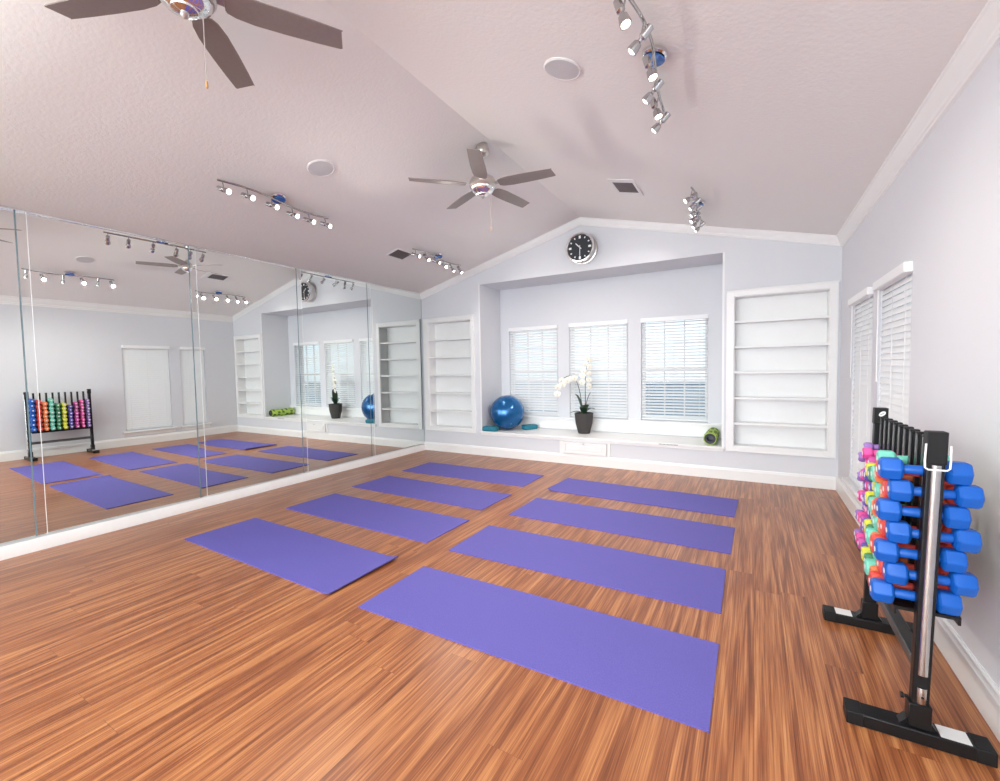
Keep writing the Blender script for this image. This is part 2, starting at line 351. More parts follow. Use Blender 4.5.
def blind(label, u0, u1, z0, z1, at, tilt, proud, pitch=0.0435):
    """at(u, d, z): d grows towards the room"""
    def mbox(mb, a, b):
        P = [at(*a), at(*b)]; mb.box(tuple(min(P[0][i], P[1][i]) for i in range(3)), tuple(max(P[0][i], P[1][i]) for i in range(3)))
    base = at((u0+u1)/2, 0, z0)
    t = thing('window_blind', label, 'blind', base)
    pl = Vector(base)
    h = MB(); mbox(h, (u0-0.006, proud-0.03, z1-0.062), (u1+0.006, proud+0.030, z1))
    def put(nm, mb, m, **k):
        for v in mb.v: v -= pl
        return obj(nm, mb, m, t, **k)
    s = MB(); n = int((z1-0.075-z0-0.03)/pitch); hw = 0.025
    for k in range(n):
        z = z1-0.085-k*pitch; c_, s_ = math.cos(tilt), math.sin(tilt)
        q = []
        for sx in (-1, -0.34, 0.34, 1):
            cam_ = 0.0022*(1-sx*sx)
            q.append((sx*hw*c_ - cam_*s_, z - sx*hw*s_ + cam_*c_))
        th = 0.0028; lo = [(d - 0*th, zz) for d, zz in q]; up = [(d + th*s_, zz + th*c_) for d, zz in q]
        ring = lo + up[::-1]
        A = [at(u0+0.006, d, zz) for d, zz in ring]; B = [at(u1-0.006, d, zz) for d, zz in ring]
        s.rings([A, B])
    zb = z1-0.085-n*pitch
    b = MB(); mbox(b, (u0+0.004, -0.025, zb-0.012), (u1-0.004, 0.025, zb+0.008))
    put('headrail', h, 'blind', bevel=0.004); put('slats', s, 'blind', smooth=60); put('bottom_rail', b, 'blind', bevel=0.003)
    for f in ((0.13, 0.87) if u1-u0 < 0.7 else (0.12, 0.5, 0.88)):
        l = MB(); u = u0+(u1-u0)*f
        for dd in (-0.0235, 0.0235): l.tube([at(u, dd, z1-0.06), at(u, dd, zb)], 0.0013, 5)
        put('ladder_cord', l, 'blind')
    wd = MB(); u = u1-0.05; wd.tube([at(u, 0.035, z1-0.05), at(u, 0.036, z1-0.75)], 0.004, 7); put('tilt_wand', wd, 'blind')
    return t
names = ['white horizontal blind on the left alcove window, behind the blue ball', 'white horizontal blind on the middle alcove window, behind the orchid', 'white horizontal blind on the right alcove window, near the green roller']
for (a, b, c, d), nm, tl in zip(WIN, names, (0.76, 0.72, 0.40)):
    blind(nm, a+0.004, c-0.004, b+0.003, d-0.002, lambda u, dd, z: (u, BD+0.012-dd, z), tl, 0.005)
for (a, b, c, d), nm in zip(RW, ['white blind on the right wall window nearer the dumbbell rack', 'white blind on the right wall window nearer the room corner']):
    blind(nm, a+0.004, c-0.004, b+0.003, d-0.002, lambda u, dd, z: (W+0.018-dd, u, z), 1.22, 0.03)
# stools and aprons below the right wall windows
for k, (a, b, c, d) in enumerate(RW):
    m_ = MB().box((W-0.055, a-0.06, b-0.045), (W, c+0.06, b-0.015)).box((W-0.016, a-0.04, b-0.115), (W, c+0.04, b-0.045))
    struct('trim_%d' % (k+4), m_, 'white', bevel=0.004)
# stool and apron below the alcove windows
struct('trim_6', MB().box((BX0, BD-0.05, 0.580), (BX1, BD, 0.607)).box((BX0, BD-0.016, BZ0+0.012), (BX1, BD, 0.580)), 'white', bevel=0.004)

# ------------------------------------------------------------------ built-in furniture of the back wall
def bookcase(label, c, left_cas, right_cas):
    x0, z0, x1, z1 = c
    t = thing('built_in_bookcase', label, 'bookcase', ((x0+x1)/2, 0, z0)); o = Vector(t.location)
    def put(nm, mb, m, **k):
        for v in mb.v: v -= o
        return obj(nm, mb, m, t, **k)
    put('back_panel', MB().box((x0, CD+0.012, z0), (x1, CD+0.03, z1)), 'white')
    bx = MB().box((x0, 0.0, z0), (x0+0.02, CD+0.012, z1)).box((x1-0.02, 0.0, z0), (x1, CD+0.012, z1)).box((x0+0.02, 0, z0), (x1-0.02, CD+0.012, z0+0.02)).box((x0+0.02, 0, z1-0.02), (x1-0.02, CD+0.012, z1))
    put('carcass', bx, 'white')
    a, b = left_cas, right_cas; e = 0.065
    cs = MB().box((x0-a, -0.02, z0-0.05), (x0+0.012, 0.0, z1+e)).box((x1-0.012, -0.02, z0-0.05), (x1+b, 0.0, z1+e)).box((x0+0.012, -0.02, z1-0.012), (x1-0.012, 0, z1+e)).box((x0+0.012, -0.02, z0-0.05), (x1-0.012, 0, z0+0.012))
    cs.box((x0-a-0.006, -0.028, z1+e-0.016), (x1+b+0.006, 0, z1+e)).box((x0-a, -0.028, z0-0.05), (x1+b, -0.02, z0-0.034))
    put('casing', cs, 'white', bevel=0.003)
    for k, z in enumerate((0.695, 1.005, 1.317, 1.625, 1.93)):
        put('shelf', MB().box((x0+0.02, 0.002, z-0.013), (x1-0.02, CD+0.012, z+0.013)), 'white', bevel=0.002)
bookcase('white built-in bookcase with empty shelves in the corner beside the mirrors', CL, 0.085, 0.06)
bookcase('white built-in bookcase with empty shelves right of the window alcove', CR, 0.07, 0.06)
ws = thing('window_bench', 'long white window seat ledge filling the bottom of the alcove', 'window seat', ((BX0+BX1)/2, 0.3, 0))
def rel(t, mb):
    o = Vector(t.location)
    for v in mb.v: v -= o
    return mb
obj('bench_top', rel(ws, MB().prism([(x, y, BZ0-0.032) for x, y in ((BX0-0.03, -0.03), (BX1+0.035, -0.03), (BX1+0.035, -0.001), (BX1-0.001, -0.001), (BX1-0.001, BD-0.002), (BX0+0.001, BD-0.002), (BX0+0.001, -0.001), (BX0-0.03, -0.001))], (0, 0, 0.032))), 'white', ws, 0.006)
obj('apron', rel(ws, MB().box((BX0-0.02, -0.014, BZ0-0.062), (BX1+0.02, -0.001, BZ0-0.032))), 'white', ws, 0.003)
sv = MB()
for k in range(14): sv.box((3.985+k*0.017, -0.0315, BZ0-0.022), (3.995+k*0.017, -0.0300, BZ0-0.010))
obj('slot_vent', rel(ws, sv), 'vent_slat', ws)
dc = thing('drawer_unit', 'white panelled drawer built under the window seat', 'drawer', (2.955, 0, 0.1))
obj('face_frame', rel(dc, MB().box((2.575, -0.016, 0.145), (2.62, -0.001, 0.339)).box((3.29, -0.016, 0.145), (3.335, -0.001, 0.339)).box((2.62, -0.016, 0.145), (3.29, -0.001, 0.158)).box((2.62, -0.016, 0.332), (3.29, -0.001, 0.339))), 'white', dc, 0.002)
df = obj('drawer_front', rel(dc, MB().box((2.628, -0.020, 0.163), (3.282, -0.006, 0.328)).box((2.628, -0.036, 0.163), (2.672, -0.020, 0.328)).box((3.238, -0.036, 0.163), (3.282, -0.020, 0.328)).box((2.672, -0.036, 0.163), (3.238, -0.020, 0.190)).box((2.672, -0.036, 0.301), (3.238, -0.020, 0.328))), 'white', dc, 0.002)
pn = MB().box((2.694, -0.034, 0.208), (3.216, -0.020, 0.283)); obj('raised_panel', rel(dc, pn), 'white', df, 0.003)
kn = obj('drawer_knob', rel(dc, MB().lathe([(0.004, 0), (0.004, 0.012), (0.011, 0.016), (0.012, 0.022), (0.006, 0.026)], (2.955, -0.036, 0.314), (0, -1, 0), 12)), 'nickel', df)
tag(kn, label='small brushed metal knob')

# ------------------------------------------------------------------ mirror panels
SEAM = [-6.085, -4.898, -3.672, -2.440, -1.258, -0.006]
YAW = [0.0235, 0.0235, 0.0, 0.0, 0.0]
mn = ['tall wall mirror panel nearest the camera, cut by the left picture edge', 'tall wall mirror panel reflecting the dumbbell rack and a blind', 'middle tall wall mirror panel, third from the corner', 'tall wall mirror panel reflecting the clock and the orchid', 'tall wall mirror panel in the corner beside the bookcase']
for k in range(5):
    y0, y1 = SEAM[k], SEAM[k+1]; wd = y1-y0-0.004; z0, z1 = 0.108, HL-0.004
    t = thing('mirror_panel', mn[k], 'mirror', (0, y0+0.002, z0), 'wall mirror panels')
    g = MB(); bw = 0.062; H = z1-z0
    # flat field and a bevelled strip along the near edge
    g.add([(0, bw, 0.012), (0, wd, 0.012), (0, wd, H-0.012), (0, bw, H-0.012)], [(0, 1, 2, 3)])
    tb = 0.00003 if k == 1 else 0.0006
    g.add([(-tb, 0.0, 0), (0, bw, 0.012), (0, bw, H-0.012), (-tb, 0.0, H)], [(0, 1, 2, 3)])
    g.add([(-0.0022, 0, 0), (-0.0012, wd, 0), (0, wd, 0.012), (0, bw, 0.012)], [(0, 1, 2, 3)])
    g.add([(-0.0022, 0, H), (-0.0012, wd, H), (0, wd, H-0.012), (0, bw, H-0.012)], [(0, 1, 2, 3)])
    gl = obj('mirror_glass', g, 'mirror', t, smooth=0.2)
    e = MB().box((-0.014, 0, 0), (-0.0025, wd, H))
    e.box((-0.0025, -0.004, 0.0), (0.0014, 0.003, H)); e.box((-0.0025, wd-0.003, 0.0), (0.0012, wd+0.0, H))
    obj('mirror_edge', e, 'mirror_edge', t)
    obj('glint_bead', MB().box((-0.001, bw-0.002, 0.0), (0.0016, bw+0.002, H)), 'edge_glint', t)  # pale bead: glint of the strip's far edge put into its colour
    t.rotation_euler = (0, 0, -YAW[k])
    if k < 2: t.location.x = -YAW[k]*(SEAM[2]-y0)
struct('trim_7', MB().box((-0.064, -6.08, HL-0.013), (0.012, -0.01, HL+0.001)), 'chrome')

# ------------------------------------------------------------------ wall clock
ck = thing('wall_clock', 'round chrome wall clock with black dial above the window alcove', 'clock', (2.965, 0, 3.072))
R = 0.212
obj('clock_case', MB().lathe([(0.19, 0.0), (0.205, 0.004), (0.205, 0.03), (0.188, 0.035), (0.186, 0.075), (0.196, 0.085), (0.200, 0.12), (0.200, 0.145), (0.186, 0.158), (0.178, 0.150), (0.178, 0.140)], (0, -0.0, 0), (0, -1, 0), 48, cap=False), 'nickel', ck)
obj('bezel', MB().lathe([(0.176, 0.146), (0.204, 0.146), (0.206, 0.158), (0.198, 0.172), (0.182, 0.174), (0.174, 0.162), (0.176, 0.146)], (0, 0, 0), (0, -1, 0), 48, cap=False), 'chrome', ck)
dl = obj('dial', MB().lathe([(0.178, 0.145), (0.178, 0.152)], (0, 0, 0), (0, -1, 0), 48), 'clock_face', ck)
for k in range(12):
    a = 2*PI*k/12; big = k % 3 == 0
    l0, l1, hw = (0.122, 0.160, 0.014) if big else (0.134, 0.156, 0.008)
    obj('hour_marker', MB().box((-hw, -0.1545, l0), (hw, -0.152, l1)).xf(Matrix.Rotation(a, 4, 'Y')), 'clock_mark', dl)
for nm, a, l, hw in (('hour_hand', 2*PI*(10.5/12), 0.085, 0.006), ('minute_hand', PI, 0.125, 0.0035)):
    h = MB().box((-hw, -0.158, -0.03), (hw, -0.1555, l)).xf(Matrix.Rotation(a, 4, 'Y')); obj(nm, h, 'clock_mark', dl)
obj('hub', MB().lathe([(0.009, 0.154), (0.009, 0.161)], (0, 0, 0), (0, -1, 0), 16), 'chrome', dl)

# ------------------------------------------------------------------ things on the slopes of the ceiling
def slope(x, y):
    """matrix whose origin lies on the ceiling; z points down into the room, y along the room"""
    if x < XR: z = HL + x*sl; a = math.atan(sl)
    else: z = HR + (W-x)*sr; a = -math.atan(sr)
    zd = Vector((math.sin(a), 0, -math.cos(a))); yd = Vector((0, 1, 0)); xd = yd.cross(zd)
    Mx = Matrix.Identity(4)
    for i in range(3): Mx[i][0], Mx[i][1], Mx[i][2] = xd[i], yd[i], zd[i]
    Mx[0][3], Mx[1][3], Mx[2][3] = x, y, z
    return Mx
for (x, y), nm in (((1.750, -3.402), 'round white ceiling speaker on the slope above the mirrors'), ((4.035, -3.44), 'round white ceiling speaker on the slope between the ridge and the curved track')):
    t = thing('ceiling_speaker', nm, 'speaker', mw=slope(x, y), group='ceiling speakers')
    obj('speaker_rim', MB().lathe([(0.116, 0), (0.118, 0.006), (0.108, 0.011), (0.104, 0.008)], n=40), 'white', t)
    obj('speaker_grille', MB().lathe([(0.105, 0.004), (0.104, 0.009), (0.06, 0.011), (0.01, 0.012)], n=40), 'speaker', t)
def vent(x, y, lx, ly, nm, dx, dy):
    t = thing('ceiling_vent', nm, 'vent', mw=slope(x, y), group='ceiling vents')
    f = MB()
    for a, b in (((-lx, -ly, 0), (lx, -dy, 0.009)), ((-lx, dy, 0), (lx, ly, 0.009)), ((-lx, -dy, 0), (-dx, dy, 0.009)), ((dx, -dy, 0), (lx, dy, 0.009))): f.box(a, b)
    obj('vent_frame', f, 'white', t, 0.003)
    obj('duct_opening', MB().box((-dx, -dy, 0.0005), (dx, dy, 0.002)), 'vent_dark', t)
    l = MB(); n = 9
    for k in range(n):
        yy = -dy + 2*dy*(k+0.5)/n
        l.add([(-dx, yy-0.006, 0.003), (dx, yy-0.006, 0.003), (dx, yy+0.006, 0.009), (-dx, yy+0.006, 0.009), (-dx, yy-0.005, 0.0025), (dx, yy-0.005, 0.0025), (dx, yy+0.007, 0.0085), (-dx, yy+0.007, 0.0085)],
              [(0, 1, 2, 3), (7, 6, 5, 4), (0, 4, 5, 1), (2, 6, 7, 3), (0, 3, 7, 4), (1, 5, 6, 2)])
    obj('louvres', l, 'vent_slat', t)
vent(0.905, -1.50, 0.115, 0.16, 'square ceiling vent on the slope above the mirrors', 0.095, 0.14)
vent(3.895, -1.345, 0.135, 0.23, 'square ceiling vent on the slope right of the clock', 0.105, 0.15)

def track(x, y, nm, bend, aims, bow=0.0, drop=0.040, length=1.10):
    t = thing('track_light', nm, 'track light', mw=slope(x, y), group='ceiling track lights')
    Mi = slope(x, y).inverted()
    obj('canopy', MB().lathe([(0.066, 0), (0.068, 0.004), (0.066, 0.018), (0.056, 0.026), (0.02, 0.028)], n=32), 'chrome', t)
    obj('stem', MB().lathe([(0.012, 0.027), (0.012, drop-0.008)], n=12), 'chrome', t)
    bl = obj('glass_disc', MB().lathe([(0.01, drop-0.009), (0.056, drop-0.007), (0.060, drop-0.002), (0.056, drop+0.003), (0.01, drop+0.005)], n=32), 'blue_glass', t)
    pts = []
    for i in range(41):
        s = -1 + 2*i/40
        pts.append((bend*math.sin(s*PI*0.95) + bow*(0.25-s*s), s*length/2, drop + 0.010))
    obj('track_bar', MB().tube(pts, 0.0085, 10), 'spot_metal', t)
    for k, aim in enumerate(aims):
        s = (-0.93, -0.58, -0.16, 0.26, 0.60, 0.93)[k]
        p = Vector((bend*math.sin(s*PI*0.95) + bow*(0.25-s*s), s*length/2, drop+0.010))
        d = (Mi.to_3x3() @ Vector(aim)).normalized()
        j = p + Vector((0, 0, 0.080))
        h = obj('spot_head', MB().lathe([(0.012, -0.072), (0.0185, -0.068), (0.0195, -0.016), (0.010, -0.006), (0.010, 0.004), (0.021, 0.012), (0.026, 0.040), (0.027, 0.055), (0.023, 0.055), (0.020, 0.044)], j, d, 18), 'spot_metal', t)
        obj('joint', MB().tube([p, p + Vector((0, 0, 0.050)), j - d*0.006], 0.0045, 8), 'spot_metal', h)
        obj('bulb', MB().lathe([(0.017, 0.043), (0.0195, 0.050), (0.016, 0.057), (0.007, 0.061)], j, d, 16), 'bulb', h)
        l = bpy.data.lights.new('spot_beam', 'SPOT'); l.energy = HEAD_W; l.color = (1.0, 0.92, 0.82); l.shadow_soft_size = 0.02
        l.spot_size = math.radians(125); l.spot_blend = 1.0
        lo = bpy.data.objects.new('spot_beam', l); COL.objects.link(lo); lo.parent = h; lo.location = j + d*0.068
        lo.rotation_euler = d.to_track_quat('-Z', 'Y').to_euler()
A = (0.93, 0.22, -0.40); B = (-0.72, 0.05, -0.62); D = (0.30, -0.02, -0.92)
track(4.59, -3.50, 'curved chrome track light cut by the top picture edge, right of a speaker', 0.025, [D, B, D, B, D, B], -0.04)
track(1.195, -3.45, 'chrome track light hanging above the left mirrors with six lit heads', 0.03, [A, A, A, A, A, A])
track(1.154, -1.0, 'small looking chrome track light above the left bookcase corner', 0.03, [A, (0.7, 0, -0.7), A, (0.75, -0.3, -0.5), (0.5, 0.2, -0.8), (0.6, 0, -0.8)])
track(4.555, -1.0, 'chrome track light with heads in a close row, right of the clock', 0.03, [(-0.75, -0.3, -0.55), B, B, (-0.6, -0.2, -0.7), (-0.5, 0, -0.8), B])

# ------------------------------------------------------------------ ceiling fans
def fan(x, y, z, phase, nm):
    t = thing('ceiling_fan', nm, 'ceiling fan', (x, y, HL+x*sl), 'ceiling fans'); zb = z - (HL+x*sl)
    obj('canopy', MB().lathe([(0.050, 0.012), (0.062, -0.03), (0.066, -0.055), (0.058, -0.080), (0.034, -0.100), (0.018, -0.108)], n=28), 'nickel', t)
    obj('downrod', MB().lathe([(0.0135, -0.10), (0.0135, zb+0.10)], n=14), 'nickel', t)
    obj('motor_housing', MB().lathe([(0.022, zb+0.135), (0.03, zb+0.115), (0.055, zb+0.095), (0.105, zb+0.065), (0.122, zb+0.035), (0.128, zb+0.012), (0.128, zb-0.012), (0.118, zb-0.026), (0.09, zb-0.030)], n=40), 'nickel', t)
    obj('switch_housing', MB().lathe([(0.112, zb-0.024), (0.108, zb-0.044), (0.085, zb-0.066), (0.055, zb-0.080), (0.052, zb-0.088), (0.030, zb-0.096), (0.012, zb-0.100)], n=40), 'chrome', t)
    obj('finial', MB().lathe([(0.016, zb-0.099), (0.018, zb-0.106), (0.010, zb-0.118), (0.003, zb-0.121)], n=16), 'nickel', t)
    for k in range(5):
        a = phase + k*2*PI/5; Rz = Matrix.Rotation(a, 4, 'Z') @ Matrix.Translation((0, 0, zb))
        pitch = Matrix.Rotation(math.radians(-10), 4, 'X')
        b = MB(); out = []
        st = [(0.165, 0.046), (0.20, 0.060), (0.28, 0.069), (0.42, 0.068), (0.57, 0.062), (0.678, 0.055)]
        top = [(r, hw) for r, hw in st]; edge = [(0.158, 0.034)] + top + [(0.689, 0.050)]
        poly = [(r, hw, 0.003) for r, hw in edge] + [(r-(0.018 if i == 0 else 0), -hw, 0.003) for i, (r, hw) in enumerate(edge[::-1])]
        b.prism(poly, (0, 0, -0.006)); b.xf(Rz @ pitch)
        bo = obj('blade', b, 'blade', t, 0.0015, 1)
        i_ = MB().prism([(0.10, 0.016, 0), (0.15, 0.022, 0), (0.20, 0.040, 0), (0.225, 0.036, 0), (0.235, 0.0, 0), (0.225, -0.036, 0), (0.20, -0.040, 0), (0.15, -0.022, 0), (0.10, -0.016, 0)], (0, 0, -0.006)).xf(Matrix.Translation((0, 0, 0.010)))
        i_.xf(Rz @ pitch); obj('blade_iron', i_, 'nickel', bo, 0.001, 1)
    c = Vector((0.045, 0.05, zb-0.07)); L = 0.31
    ch = MB().tube([c, c + Vector((0.004, 0.003, -0.02)), c + Vector((0.006, 0.004, -L))], 0.0022, 6)
    co = obj('pull_chain', ch, 'nickel', t)
    obj('chain_fob', MB().lathe([(0.002, 0.0), (0.005, -0.006), (0.0065, -0.022), (0.005, -0.032), (0.001, -0.036)], c + Vector((0.006, 0.004, -L)), n=12), 'wood_fob', co)
fan(2.849, -2.48, 3.134, 0.1416, 'five blade silver ceiling fan in front of the clock gable')
fan(2.82, -4.965, 3.145, 1.001, 'five blade silver ceiling fan cut off by the top picture edge')

# ------------------------------------------------------------------ yoga mats
def yoga(x, y, th, nm, curl_l=0.0, curl_r=0.0, Lm=1.905, Wm=0.61):
    nx, ny = 48, 12; thk = 0.006; v = []; f = []
    for side in (0, 1):
        for i in range(nx+1):
            for j in range(ny+1):
                u = -Lm/2 + Lm*i/nx; q = -Wm/2 + Wm*j/ny
                if side == 1:
                    pass
                e0 = max(0, 1-(u+Lm/2)/0.10); e1 = max(0, 1-(Lm/2-u)/0.10)
                lift = curl_l*e0**2*(0.35+0.65*(1-j/ny)) + curl_r*e1**2*(0.5+0.5*j/ny)
                wob = 0.0012*math.sin(u*5.1+x*3)*math.sin(q*9+y) + 0.0012
                v.append((u, q, (thk if side == 0 else 0.0003) + lift + (wob if side == 0 else 0)))
    n1 = (nx+1)*(ny+1); idx = lambda s, i, j: s*n1 + i*(ny+1) + j
    for i in range(nx):
        for j in range(ny):
            f.append((idx(0, i, j), idx(0, i+1, j), idx(0, i+1, j+1), idx(0, i, j+1)))
            f.append((idx(1, i, j), idx(1, i, j+1), idx(1, i+1, j+1), idx(1, i+1, j)))
    for i in range(nx):
        f.append((idx(0, i, 0), idx(1, i, 0), idx(1, i+1, 0), idx(0, i+1, 0))); f.append((idx(0, i, ny), idx(0, i+1, ny), idx(1, i+1, ny), idx(1, i, ny)))
    for j in range(ny):
        f.append((idx(0, 0, j), idx(0, 0, j+1), idx(1, 0, j+1), idx(1, 0, j))); f.append((idx(0, nx, j), idx(1, nx, j), idx(1, nx, j+1), idx(0, nx, j+1)))
    o = obj('yoga_mat', MB().add(v, f), 'yoga', smooth=50); o.location = (x, y, 0); o.rotation_euler = (0, 0, th)
    tag(o, nm, 'yoga mat', 'purple yoga mats on the wood floor')
yoga(1.803, -3.932, -0.024, 'purple yoga mat of the mirror side column, closest to the camera', 0, 0.02)
yoga(1.810, -2.991, -0.019, 'purple yoga mat of the mirror side column, second from the camera')
yoga(1.766, -2.080, -0.020, 'purple yoga mat of the mirror side column, second from the back wall')
yoga(1.735, -1.139, 0.006, 'purple yoga mat of the mirror side column, closest to the back wall')
yoga(3.975, -1.176, -0.030, 'purple yoga mat with a curled left corner, closest to the drawer unit', 0.022)
yoga(3.977, -2.102, -0.015, 'purple yoga mat of the rack side column, second from the back wall')
yoga(3.958, -3.034, 0.007, 'purple yoga mat of the rack side column, second from the camera')
yoga(3.972, -3.957, 0.006, 'largest looking purple yoga mat in the foreground, closest to the dumbbell rack')

# ------------------------------------------------------------------ things on the window seat
zs = BZ0
bt = thing('exercise_ball', 'glossy blue exercise ball at the left end of the window seat', 'exercise ball', (1.508, 0.322, zs)); rb = 0.286
bl_ = MB().sphere((0, 0, rb), rb, 48, 28)
obj('ball_body', bl_, 'ball', bt)
obj('valve_plug', MB().lathe([(0.014, 0), (0.014, 0.004), (0.006, 0.006)], Vector((0, 0, rb)) + Vector((0.55, -0.6, -0.58)).normalized()*(rb-0.002), Vector((0.55, -0.6, -0.58)), 14), 'block', bt)
def yblock(x, y, th, nm):
    b = MB().box((-0.125, -0.075, 0.0), (0.125, 0.075, 0.075)); o = obj('yoga_block', b, 'block', None, 0.022, 4); o.location = (x, y, zs+0.0005); o.rotation_euler = (0, 0, th)
    tag(o, nm, 'yoga block', 'teal foam blocks under the ball')
yblock(1.342, 0.048, 0.04, 'teal foam yoga block left of the blue ball')
yblock(1.83, 0.50, 1.0, 'teal foam yoga block right of the blue ball')

# orchid
px, py = 2.81, 0.40
pt = thing('potted_orchid', 'white orchid in a rough dark grey pot on the window seat', 'potted plant', (px, py, zs))
H = 0.315
obj('pot', MB().lathe([(0.085, 0), (0.092, 0.01), (0.128, 0.16), (0.143, H-0.01), (0.141, H), (0.130, H), (0.126, H-0.03)], n=32), 'pot', pt)
obj('bark', MB().lathe([(0.1275, H-0.045), (0.127, H-0.03), (0.05, H-0.02), (0.01, H-0.018)], n=24), 'soil', pt)
def leaf(base, d, ln, wd, rise, droop):
    mb = MB(); n = 9; d = Vector(d).normalized(); sd = Vector((-d.y, d.x, 0)).normalized(); up = []; b = Vector(base); V = []; F = []
    for i in range(n+1):
        s = i/n; c = b + d*ln*s*(0.55+0.45*s*droop) + Vector((0, 0, rise*math.sin(min(1.0, s*0.9)*PI/2) - droop*0.12*s*s))
        w_ = wd*(math.sin(PI*min(1, 0.12+s*0.88))**0.7)*0.62+0.002
        for q, dz in ((-1, 0.25), (0, -0.05), (1, 0.25)): V.append(c + sd*w_*q + Vector((0, 0, w_*dz)))
        for q, dz in ((-1, 0.25), (0, -0.05), (1, 0.25)): V.append(c + sd*w_*q + Vector((0, 0, w_*dz - 0.004)))
    for i in range(n):
        a = i*6; e = a+6
        for k in range(2): F.append((a+k, a+k+1, e+k+1, e+k)); F.append((a+3+k+1, a+3+k, e+3+k, e+3+k+1))
        F.append((a, e, e+3, a+3)); F.append((a+2, a+5, e+5, e+2))
    F.append((0, 3, 4, 1)); F.append((1, 4, 5, 2)); z = n*6; F.append((z, z+1, z+4, z+3)); F.append((z+1, z+2, z+5, z+4))
    return mb.add(V, F)
rt = Vector((0.866, 0.5, 0)); tw = Vector((0.5, -0.866, 0))   # image right, towards the camera
for d, ln, wd, ri, dr in ((-rt+0.2*tw, 0.24, 0.085, 0.34, 0.1), (rt+0.1*tw, 0.19, 0.08, 0.36, 0.1), (rt*0.7+tw, 0.16, 0.075, 0.20, 0.3), (-rt*0.5+tw*0.8, 0.15, 0.075, 0.17, 0.4), (rt*1-tw*0.5, 0.25, 0.05, 0.16, 0.7), (-rt*1-tw*0.3, 0.25, 0.045, 0.11, 0.7), (tw*-1, 0.15, 0.07, 0.18, 0.3)):
    obj('leaf', leaf((0, 0, H-0.03), d, ln, wd, ri, dr), 'leaf', pt)
b0 = Vector((0, 0, H-0.03))
s1 = bez(b0 - rt*0.02, b0 - rt*0.04 + Vector((0, 0, 0.35)), b0 - rt*0.10 + Vector((0, 0, 0.64)), b0 - rt*0.24 + Vector((0, 0, 0.60))+tw*0.05, 16) 
s1 += bez(s1[-1], s1[-1] - rt*0.09 - Vector((0, 0, 0.02)), s1[-1] - rt*0.14 - Vector((0, 0, 0.10)), s1[-1] - rt*0.155 - Vector((0, 0, 0.21)), 8)[1:]
s2 = bez(b0 + rt*0.01, b0 + rt*0.05 + Vector((0, 0, 0.30)), b0 - rt*0.02 + Vector((0, 0, 0.60)), b0 + rt*0.09 + Vector((0, 0, 0.86)), 18)
for s in (s1, s2): obj('flower_stem', MB().tube(s, [0.007-0.004*i/len(s) for i in range(len(s))], 7), 'stem', pt)
def flower(c, face, size):
    face = Vector(face).normalized(); t = face.orthogonal().normalized(); upv = (Vector((0, 0, 1)) - face*face.z).normalized(); sd = upv.cross(face)
    mb = MB()
    for k in range(5):
        a = PI/2 + k*2*PI/5; big = k in (1, 4)
        d = sd*math.cos(a) + upv*math.sin(a); e = face.cross(d); ln = size*(1.0 if not big else 1.1); wd = size*(0.42 if not big else 0.62)
        V = []; n = 6
        for i in range(n+1):
            s_ = i/n; w_ = wd*math.sin(PI*(0.08+0.87*s_))**0.75
            cen = c + d*(0.05*size+ln*s_) + face*(0.10*size*math.sin(s_*PI) - 0.10*size*s_*s_ + (0.004 if big else 0))
            V += [cen - e*w_, cen + face*0.05*size, cen + e*w_, cen - e*w_ - face*0.003, cen + face*(0.05*size-0.003), cen + e*w_ - face*0.003]
        F = []
        for i in range(n):
            A_ = i*6; E_ = A_+6
            for q in range(2): F.append((A_+q, A_+q+1, E_+q+1, E_+q)); F.append((A_+3+q+1, A_+3+q, E_+3+q, E_+3+q+1))
            F.append((A_, E_, E_+3, A_+3)); F.append((A_+2, A_+5, E_+5, E_+2))
        z = n*6; F += [(0, 3, 4, 1), (1, 4, 5, 2), (z, z+1, z+4, z+3), (z+1, z+2, z+5, z+4)]
        mb.add(V, F)
    o = obj('flower', mb, 'petal', pt)
    obj('flower_lip', MB().lathe([(0.002, 0), (size*0.13, size*0.08), (size*0.17, size*0.22), (size*0.08, size*0.34), (0.001, size*0.36)], c - upv*size*0.08, face - upv*0.5, 9), 'lip', o)
random.seed(11)
for i in (12, 15, 17, 19, 21, 22, 24):
    flower(s1[i] - Vector((0, 0, 0.035)) + tw*0.02 + Vector((random.uniform(-.03, .03), random.uniform(-.02, .02), random.uniform(-.03, .03))), tw + rt*random.uniform(-0.7, 0.4) + Vector((0, 0, -0.15)), 0.050)
for i in (9, 10, 11, 12, 13, 14, 15, 16, 17, 18):
    sg = 1 if i % 2 else -1
    flower(s2[i] + rt*0.042*sg*(1.35-(i-9)*0.07) + tw*0.02 + Vector((0, 0, random.uniform(-.015, .015))), tw + rt*(0.5*sg+random.uniform(-0.3, 0.3)) + Vector((0, 0, random.uniform(-0.2, 0.2))), 0.052 - 0.0020*(i-9))

